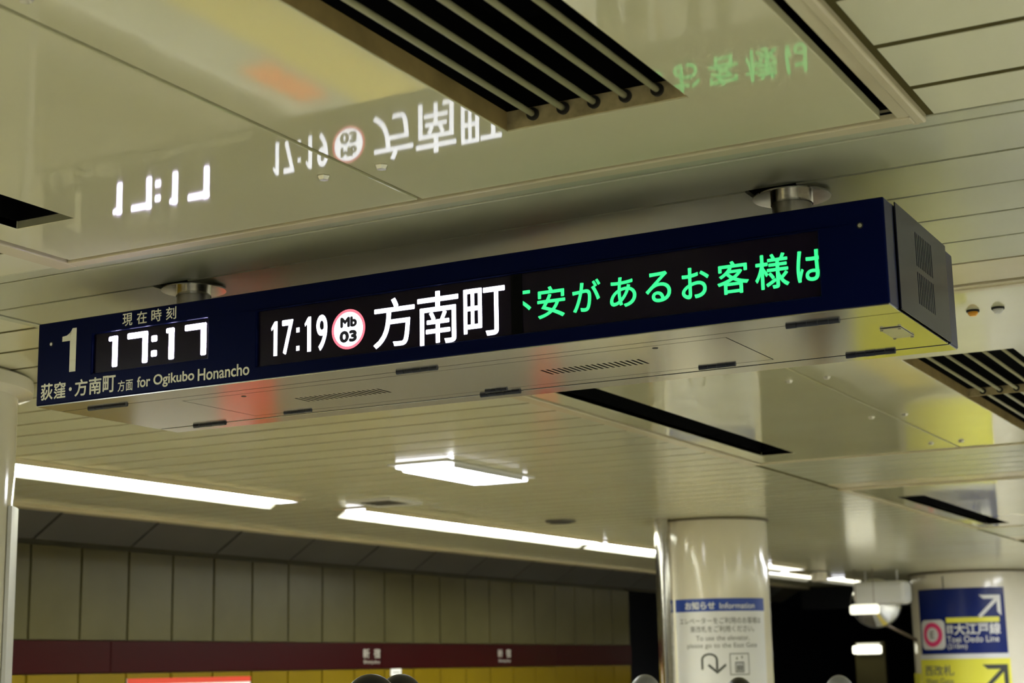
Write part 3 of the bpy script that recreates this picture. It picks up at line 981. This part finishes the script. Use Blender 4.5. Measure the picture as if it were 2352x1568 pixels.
# body between the bezels, with vented side cheek
box('body', SX0 + 0.004, SX1 - 0.004, 4.398, 4.978, SZ0 + 0.007, SZ1 + 0.003, M_body, board)
side_holes = []
for i in range(10):
    yy = 4.602 + i * 0.0198
    side_holes.append((yy, yy + 0.0065, 2.718, 2.817))
    side_holes.append((yy, yy + 0.0065, 2.606, 2.698))
cheek = plate_holes('side_cheek', 4.401, 4.975, SZ0 + 0.002, SZ1 + 0.008, side_holes, SX1 + 0.0015, SX1 + 0.0055, YZ, M_body, board, bevel=0.0012)
box('vent_backing', SX1 - 0.004, SX1 - 0.002, 4.59, 4.80, 2.60, 2.825, M_black, board)
box('side_cheek', SX0 - 0.0055, SX0 - 0.0015, 4.401, 4.975, SZ0 + 0.002, SZ1 + 0.008, M_body, board, 0.0012)
box('top_cover', SX0 + 0.01, SX1 - 0.01, 4.40, 4.975, SZ1 + 0.0035, SZ1 + 0.008, M_body, board)
# screens
FZ = lambda y: (lambda u, w, h=0.0: (u, y - h, w))
sc1 = box('clock_screen', CW[0], CW[1], SY0 + 0.012, SY0 + 0.02, CW[2], CW[3], M_screen, board)
sc2 = box('train_screen', TW[0], -2.290, SY0 + 0.012, SY0 + 0.02, TW[2], TW[3], M_screen, board)
sc3 = box('message_screen', -2.252, TW[1], SY0 + 0.012, SY0 + 0.02, TW[2], TW[3], M_screen, board)
box('screen_divider', -2.290, -2.252, SY0 + 0.010, SY0 + 0.02, TW[2], TW[3], M_black, board)
YL = SY0 + 0.0112
segs = []


def seg(x0, x1, z0, z1):
    r = 0.0035
    segs.append([(x0 + r, z0), (x1 - r, z0), (x1, z0 + r), (x1, z1 - r), (x1 - r, z1), (x0 + r, z1), (x0, z1 - r), (x0, z0 + r)])


for (xa, xb) in ((-3.889, -3.848), (-3.633, -3.597)):        # the two ones
    seg(xb - 0.024, xb, 2.660, 2.770)
    seg(xa, xb, 2.753, 2.770)
for (xa, xb) in ((-3.805, -3.713), (-3.552, -3.459)):        # the two sevens
    seg(xb - 0.024, xb, 2.660, 2.770)
    seg(xa, xb, 2.751, 2.772)
for z in (2.678, 2.730):
    seg(-3.698, -3.672, z, z + 0.022)
polyset('clock_digits', segs, FZ(YL), M_led_clock, sc1)
ones = []
for x in (-3.190, -3.0555):
    ones.append([(x + 0.0105, 2.625), (x + 0.0255, 2.625), (x + 0.0255, 2.741), (x + 0.0150, 2.741), (x + 0.0105, 2.736)])
    ones.append([(x + 0.0105, 2.736), (x, 2.719), (x + 0.002, 2.710), (x + 0.0105, 2.718)])
polyset('train_time_one', ones[:2], FZ(YL), M_led_w, sc2)
polyset('train_time_one', ones[2:], FZ(YL), M_led_w, sc2)
lettering('train_time_seven', [('7', -3.1455, -3.1005, 2.625, 2.741, 0.018)], FZ(YL), M_led_w, sc2)
lettering('train_time_nine', [('9', -3.009, -2.966, 2.623, 2.742, 0.018)], FZ(YL), M_led_w, sc2)
polyset('train_time_colon', [[(-3.0885, z), (-3.0755, z), (-3.0755, z + 0.016), (-3.0885, z + 0.016)] for z in (2.633, 2.694)], FZ(YL), M_led_w, sc2)


def disc(cx, cz, rx, rz, n=40):
    return [(cx + rx * math.cos(2 * math.pi * i / n), cz + rz * math.sin(2 * math.pi * i / n)) for i in range(n)]


CC = (-2.8845, 2.682)
do, di = disc(*CC, 0.0645, 0.0655), disc(*CC, 0.0555, 0.0565)
polyset('station_code_ring', [[do[i], do[(i + 1) % 40], di[(i + 1) % 40], di[i]] for i in range(40)], FZ(YL), M_led_p, sc2)
polyset('station_code_disc', [di], FZ(YL + 0.0001), M_led_w, sc2)
lettering('station_code', [('Mb', CC[0] - 0.031, CC[0] + 0.033, CC[1] + 0.006, CC[1] + 0.041, 0.085),
                           ('03', CC[0] - 0.034, CC[0] + 0.033, CC[1] - 0.043, CC[1] - 0.004, 0.085)], FZ(YL - 0.0002), M_led_ink, sc2)
lettering('destination', [('方', -2.789, -2.635, 2.605, 2.764, 0.009), ('南', -2.625, -2.476, 2.597, 2.766, 0.009),
                          ('町', -2.458, -2.312, 2.603, 2.757, 0.009)], FZ(YL), M_led_w, sc2)
GREEN = [('不', -2.318, -2.222, 2.636, 2.728), ('安', -2.201, -2.107, 2.633, 2.731), ('が', -2.083, -1.990, 2.638, 2.734),
         ('あ', -1.960, -1.875, 2.637, 2.728), ('る', -1.845, -1.765, 2.638, 2.729), ('お', -1.732, -1.647, 2.635, 2.727),
         ('客', -1.622, -1.527, 2.634, 2.730), ('様', -1.508, -1.408, 2.634, 2.735), ('は', -1.386, -1.302, 2.641, 2.731)]
lettering('message_text', [(*g, 0.014) for g in GREEN], FZ(YL), M_led_g, sc3, clip=(-2.250, -1.3205))
# printed lettering on the bezel
YP = SY0 - 0.0006
polyset('platform_number', [[(-4.058, 2.660), (-4.029, 2.660), (-4.029, 2.817), (-4.048, 2.817)],
                            [(-4.058, 2.660), (-4.048, 2.817), (-4.0585, 2.800)],
                            [(-4.058, 2.788), (-4.050, 2.814), (-4.060, 2.801), (-4.075, 2.793), (-4.095, 2.791), (-4.095, 2.773), (-4.058, 2.773)]],
        FZ(YP), M_print, fb)
items = []
for i, ch in enumerate('現在時刻'):
    x0 = -3.819 + i * (0.237 - 0.0435) / 3
    items.append((ch, x0, x0 + 0.0445, 2.7965, 2.841, 0.012))
lettering('clock_caption', items, FZ(YP), M_print, fb)
items = []
for ch, x, x2 in (('荻', -4.188, -4.1315), ('窪', -4.1265, -4.0715), ('方', -4.0287, -3.9704), ('南', -3.9635, -3.907), ('町', -3.9004, -3.843)):
    items.append((ch, x, x2, 2.569, 2.629, 0.020))
lettering('direction_kanji', items, FZ(YP), M_print, fb)
items = [('方', -3.832, -3.801, 2.567, 2.606, 0.012), ('面', -3.796, -3.765, 2.567, 2.605, 0.012)]
lettering('bound_for_text', items, FZ(YP), M_print, fb)
items = [('for', -3.746, -3.688, 2.573, 2.6115, 0.022), ('Ogikubo', -3.674, -3.498, 2.5645, 2.6115, 0.022), ('Honancho', -3.483, -3.268, 2.570, 2.6115, 0.022)]
lettering('direction_text', items, FZ(YP), M_print, fb)
polyset('middle_dot', [disc(-4.0495, 2.598, 0.0068, 0.0068, 16)], FZ(YP), M_print, fb)
for (xx, zz) in ((-4.147, 2.770), (-1.196, 2.777)):
    lathe('bezel_screw', [(0.0055, 0.0), (0.0055, 0.002)], (xx, SY0 - 0.002, zz), M_screw, fb, n=16, axis='Y')
    lathe('screw_well', [(0.009, 0.0), (0.009, 0.0005)], (xx, SY0 - 0.0006, zz), M_rubber, fb, n=16, axis='Y')

# stainless underside
ZB, ZT = SZ0 - 0.003, SZ0 + 0.003
box('underside_backing', SX0 + 0.006, SX1 - 0.006, 4.32, 5.06, SZ0 + 0.0035, SZ0 + 0.0065, M_black, board)
u1 = box('underside_strip', SX0 + 0.003, SX1 - 0.003, SY0 + 0.004, 4.4225, ZB, ZT, M_steel, board, 0.0008)
u2 = box('underside_strip', SX0 + 0.003, SX1 - 0.003, 4.9770, 5.075, ZB, ZT, M_steel, board, 0.0008)
DR = (-3.700, -1.667, 4.483, 4.906)
u3 = plate_holes('underside_plate', SX0 + 0.003, SX1 - 0.003, 4.4268, 4.9600, [DR], ZB, ZT, XY, M_steel, board)
sl = []
for xs0 in (-3.345, -2.375):
    for i in range(18):
        xx = xs0 + i * 0.0200
        sl.append((xx, xx + 0.0085, 4.660, 4.748))
dr = plate_holes('access_door', DR[0] + 0.004, DR[1] - 0.004, DR[2] + 0.004, DR[3] - 0.004, sl, ZB, ZT, XY, M_steel, board)
for xx, yy in ((-3.464, 4.528), (-1.910, 4.521)):
    lathe('door_lock', [(0.009, 0.0), (0.009, 0.002)], (xx, yy, ZB - 0.001), M_rubber, dr, n=16)


def hinge(x0, x1, yc, r, parent, n=5):
    v, f = [], []
    NSEG = 14
    for i in range(n):
        a = x0 + (x1 - x0) * i / n + 0.0006
        b = x0 + (x1 - x0) * (i + 1) / n - 0.0006
        rr = r if i % 2 == 0 else r * 0.93
        base = len(v)
        for x in (a, b):
            for k in range(NSEG):
                t = 2 * math.pi * k / NSEG
                v.append((x, yc + rr * math.cos(t), ZB - 0.002 + rr * math.sin(t)))
        for k in range(NSEG):
            j = (k + 1) % NSEG
            f.append((base + k, base + j, base + NSEG + j, base + NSEG + k))
        f.append(tuple(base + k for k in range(NSEG)))
        f.append(tuple(base + NSEG + k for k in range(NSEG)))
    return mk('hinge', v, f, M_darkhinge, parent)


for (a, b) in ((-4.077, -3.899), (-2.774, -2.621), (-1.463, -1.305)):
    hinge(a, b, 4.4250, 0.0075, board)
for (a, b) in ((-4.039, -3.887), (-2.768, -2.610), (-1.452, -1.295)):
    hinge(a, b, 4.9695, 0.0085, board)
for (a, b) in ((-3.567, -3.445), (-2.715, -2.629), (-1.923, -1.796)):
    hinge(a, b, 4.9075, 0.0065, dr, 4)
npl = box('name_plate', -1.246, -1.184, 4.616, 4.770, ZB - 0.0035, ZB - 0.001, M_screw, board, 0.0006)
for xx in (-1.241, -1.189):
    for yy in (4.623, 4.763):
        lathe('plate_screw', [(0.0045, 0.0), (0.0045, 0.0035)], (xx, yy, ZB - 0.007), M_pipe, npl, n=12)

# hangers
for (px, py) in PIPES:
    hp = lathe('suspension_pipe', [(0.061, 0.0), (0.061, 0.145)], (px, py, SZ1 + 0.006), M_pipe, board, n=48)
    fl = lathe('ceiling_flange', [(0.0615, 0.0), (0.118, 0.0), (0.118, 0.004), (0.0615, 0.004)], (px, py, ZC - 0.014), M_flange, board, n=56, cap=False)
    lathe('flange_sleeve', [(0.064, 0.0), (0.064, 0.022)], (px, py, ZC - 0.036), M_flange, fl, n=48, cap=False)


# low free-standing board on the platform, below the frame; the steel underside mirrors it
ys_ = root('standing_sign', 'low yellow standing sign on the platform, mirrored in the steel underside of the board', 'sign', (-3.55, 14.2, 0))
box('sign_face', -4.05, -3.05, 14.17, 14.22, 0.12, 1.32, M_signyel, ys_, 0.01)
for xx in (-3.95, -3.15):
    box('foot', xx - 0.03, xx + 0.03, 13.95, 14.44, 0.0005, 0.03, M_rail, ys_, 0.005)
    box('leg', xx - 0.02, xx + 0.02, 14.175, 14.215, 0.03, 0.12, M_rail, ys_)

# ------------------------------------------------------------------ people (only the crowns of their heads show)
def person(px, py, height, yaw, coat, hair, label):
    s = height / 1.70
    t = root('person', label, 'person', (px, py, 0), 'people waiting on the platform')
    J = {'pelvis': (0, 0, .95, .135), 'belly': (0, .005, 1.08, .125), 'chest': (0, .01, 1.27, .145), 'nb': (0, .015, 1.42, .075),
         'neck': (0, .0, 1.49, .052), 'h1': (0, -.02, 1.56, .07)}
    E_ = [('pelvis', 'belly'), ('belly', 'chest'), ('chest', 'nb'), ('nb', 'neck'), ('neck', 'h1')]
    for sd, sx in (('l', 1), ('r', -1)):
        J.update({'sh' + sd: (sx * .165, .015, 1.385, .062), 'el' + sd: (sx * .225, .03, 1.11, .047), 'wr' + sd: (sx * .235, -.05, .875, .031),
                  'pa' + sd: (sx * .232, -.075, .80, .034),
                  'hi' + sd: (sx * .092, 0, .89, .095), 'kn' + sd: (sx * .10, -.015, .50, .066), 'an' + sd: (sx * .105, .03, .095, .045),
                  'to' + sd: (sx * .115, -.13, .045, .036)})
        E_ += [('nb', 'sh' + sd), ('sh' + sd, 'el' + sd), ('el' + sd, 'wr' + sd), ('wr' + sd, 'pa' + sd), ('pelvis', 'hi' + sd),
               ('hi' + sd, 'kn' + sd), ('kn' + sd, 'an' + sd), ('an' + sd, 'to' + sd)]
        for q, (dy, ln) in enumerate(((-.030, .070), (-.010, .082), (.010, .076), (.028, .060))):
            a, b = 'f%s%d' % (sd, q), 'g%s%d' % (sd, q)
            J[a] = (sx * .232, -.075 + dy, .765, .0095)
            J[b] = (sx * .222, -.082 + dy * 1.1, .765 - ln, .0075)
            E_ += [('pa' + sd, a), (a, b)]
        J['t0' + sd] = (sx * .222, -.118, .81, .0105)
        J['t1' + sd] = (sx * .214, -.136, .765, .0085)
        E_ += [('pa' + sd, 't0' + sd), ('t0' + sd, 't1' + sd)]
    names = list(J)
    ca, sa = math.cos(yaw), math.sin(yaw)

    def rot(p):
        return (p[0] * ca - p[1] * sa, p[0] * sa + p[1] * ca, p[2])
    me = bpy.data.meshes.new('body')
    me.from_pydata([tuple(c * s for c in rot(J[n_][:3])) for n_ in names], [(names.index(a), names.index(b)) for a, b in E_], [])
    ob = bpy.data.objects.new('body_skin', me)
    COL.objects.link(ob)
    md = ob.modifiers.new('skin', 'SKIN')
    for i, n_ in enumerate(names):
        sv = me.skin_vertices[0].data[i]
        sv.radius = (J[n_][3] * s, J[n_][3] * s)
        sv.use_root = (i == 0)
    sb = ob.modifiers.new('sub', 'SUBSURF')
    sb.levels = sb.render_levels = 1
    dg = bpy.context.evaluated_depsgraph_get()
    body = bpy.data.meshes.new_from_object(ob.evaluated_get(dg))
    bpy.data.objects.remove(ob)
    # head with brow, nose, chin and ears, grown into the same mesh
    bm = bmesh.new()
    bm.from_mesh(body)
    hc = Vector((0, -0.015, 1.585))
    r0 = bmesh.ops.create_uvsphere(bm, u_segments=24, v_segments=16, radius=1.0)
    for vv in r0['verts']:
        d = vv.co.copy()
        x, y, z = d.x * .076, d.y * .095, d.z * .115
        if z < -.02:
            k = min(1, (-z - .02) / .09)
            x *= 1 - .30 * k
            y = y * (1 - .15 * k) - .012 * k
        if d.y < -.85 and abs(d.x) < .25 and -.35 < d.z < .15:
            y -= .018 * (1 - abs(d.x) / .25)
        if d.y < -.7 and .05 < d.z < .22 and .2 < abs(d.x) < .55:
            y += .006
        if d.y < -.8 and -.55 < d.z < -.42 and abs(d.x) < .35:
            y -= .004
        if abs(d.x) > .93 and abs(d.z) < .3:
            x *= 1.13
        p = rot((hc.x + x, hc.y + y, hc.z + z))
        vv.co = Vector(p) * s
    bm.to_mesh(body)
    bm.free()
    for p in body.polygons:
        p.use_smooth = True
    for mm in (M_skin, coat, M_trouser, M_ink):
        body.materials.append(mm)
    for p in body.polygons:
        z = p.center.z / s
        hand = z < .86 and math.hypot(p.center.x, p.center.y) / s > .19 and z > .6
        p.material_index = 0 if (z > 1.45 or hand) else (3 if z < .1 else (2 if z < .84 else 1))
    o = bpy.data.objects.new('body', body)
    link(o, t, (px, py, 0))
    # hair: a cap over the crown and back of the head
    bm = bmesh.new()
    bmesh.ops.create_uvsphere(bm, u_segments=32, v_segments=20, radius=1.0)
    kill = [vv for vv in bm.verts if vv.co.z < -.55 or (vv.co.y < -.35 and vv.co.z < .42) or (vv.co.z < -.05 and vv.co.y < .05)]
    bmesh.ops.delete(bm, geom=kill, context='VERTS')
    for vv in bm.verts:
        d = vv.co
        wob = 1 + .02 * math.sin(9 * math.atan2(d.y, d.x)) * max(0, 1 - abs(d.z))
        vv.co = Vector(rot((hc.x + d.x * .087 * wob, hc.y + .004 + d.y * .106 * wob, hc.z + .003 + d.z * .124))) * s
    hm = bpy.data.meshes.new('hair')
    bm.to_mesh(hm)
    bm.free()
    for p in hm.polygons:
        p.use_smooth = True
    hm.materials.append(hair)
    ho = bpy.data.objects.new('hair', hm)
    sd_ = ho.modifiers.new('thickness', 'SOLIDIFY')
    sd_.thickness = -0.012
    link(ho, t, (px, py, 0))
    eyes = bmesh.new()
    for sx in (-1, 1):
        q = bmesh.ops.create_uvsphere(eyes, u_segments=10, v_segments=8, radius=0.011 * s)
        for vv in q['verts']:
            vv.co += Vector(rot((sx * .030, hc.y - .080, hc.z + .008))) * s
    em_ = bpy.data.meshes.new('eyes')
    eyes.to_mesh(em_)
    eyes.free()
    em_.materials.append(M_ink)
    link(bpy.data.objects.new('eyes', em_), t, (px, py, 0))
    return t


HT = 1.712 / 1.70     # crown of the hair above the nominal height
person(-3.277, 5.026, 1.583 / HT, 2.6, M_clothA, M_hair, 'dark-haired person below the board, left of the pair at the bottom edge')
person(-3.45, 5.505, 1.580 / HT, 2.9, M_clothB, M_hair, 'dark-haired person below the board, right of the pair at the bottom edge')
person(-3.61, 8.24, 1.550 / HT, 0.4, M_clothC, M_greyhair, 'grey-haired person at the bottom edge, left of the notice column')
person(-3.50, 9.37, 1.520 / HT, 0.2, M_clothA, M_hair, 'black-haired person at the bottom edge in front of the notice')
person(-3.24, 10.51, 1.515 / HT, -0.3, M_clothB, M_greyhair, 'grey-haired person at the bottom edge right of the notice column')
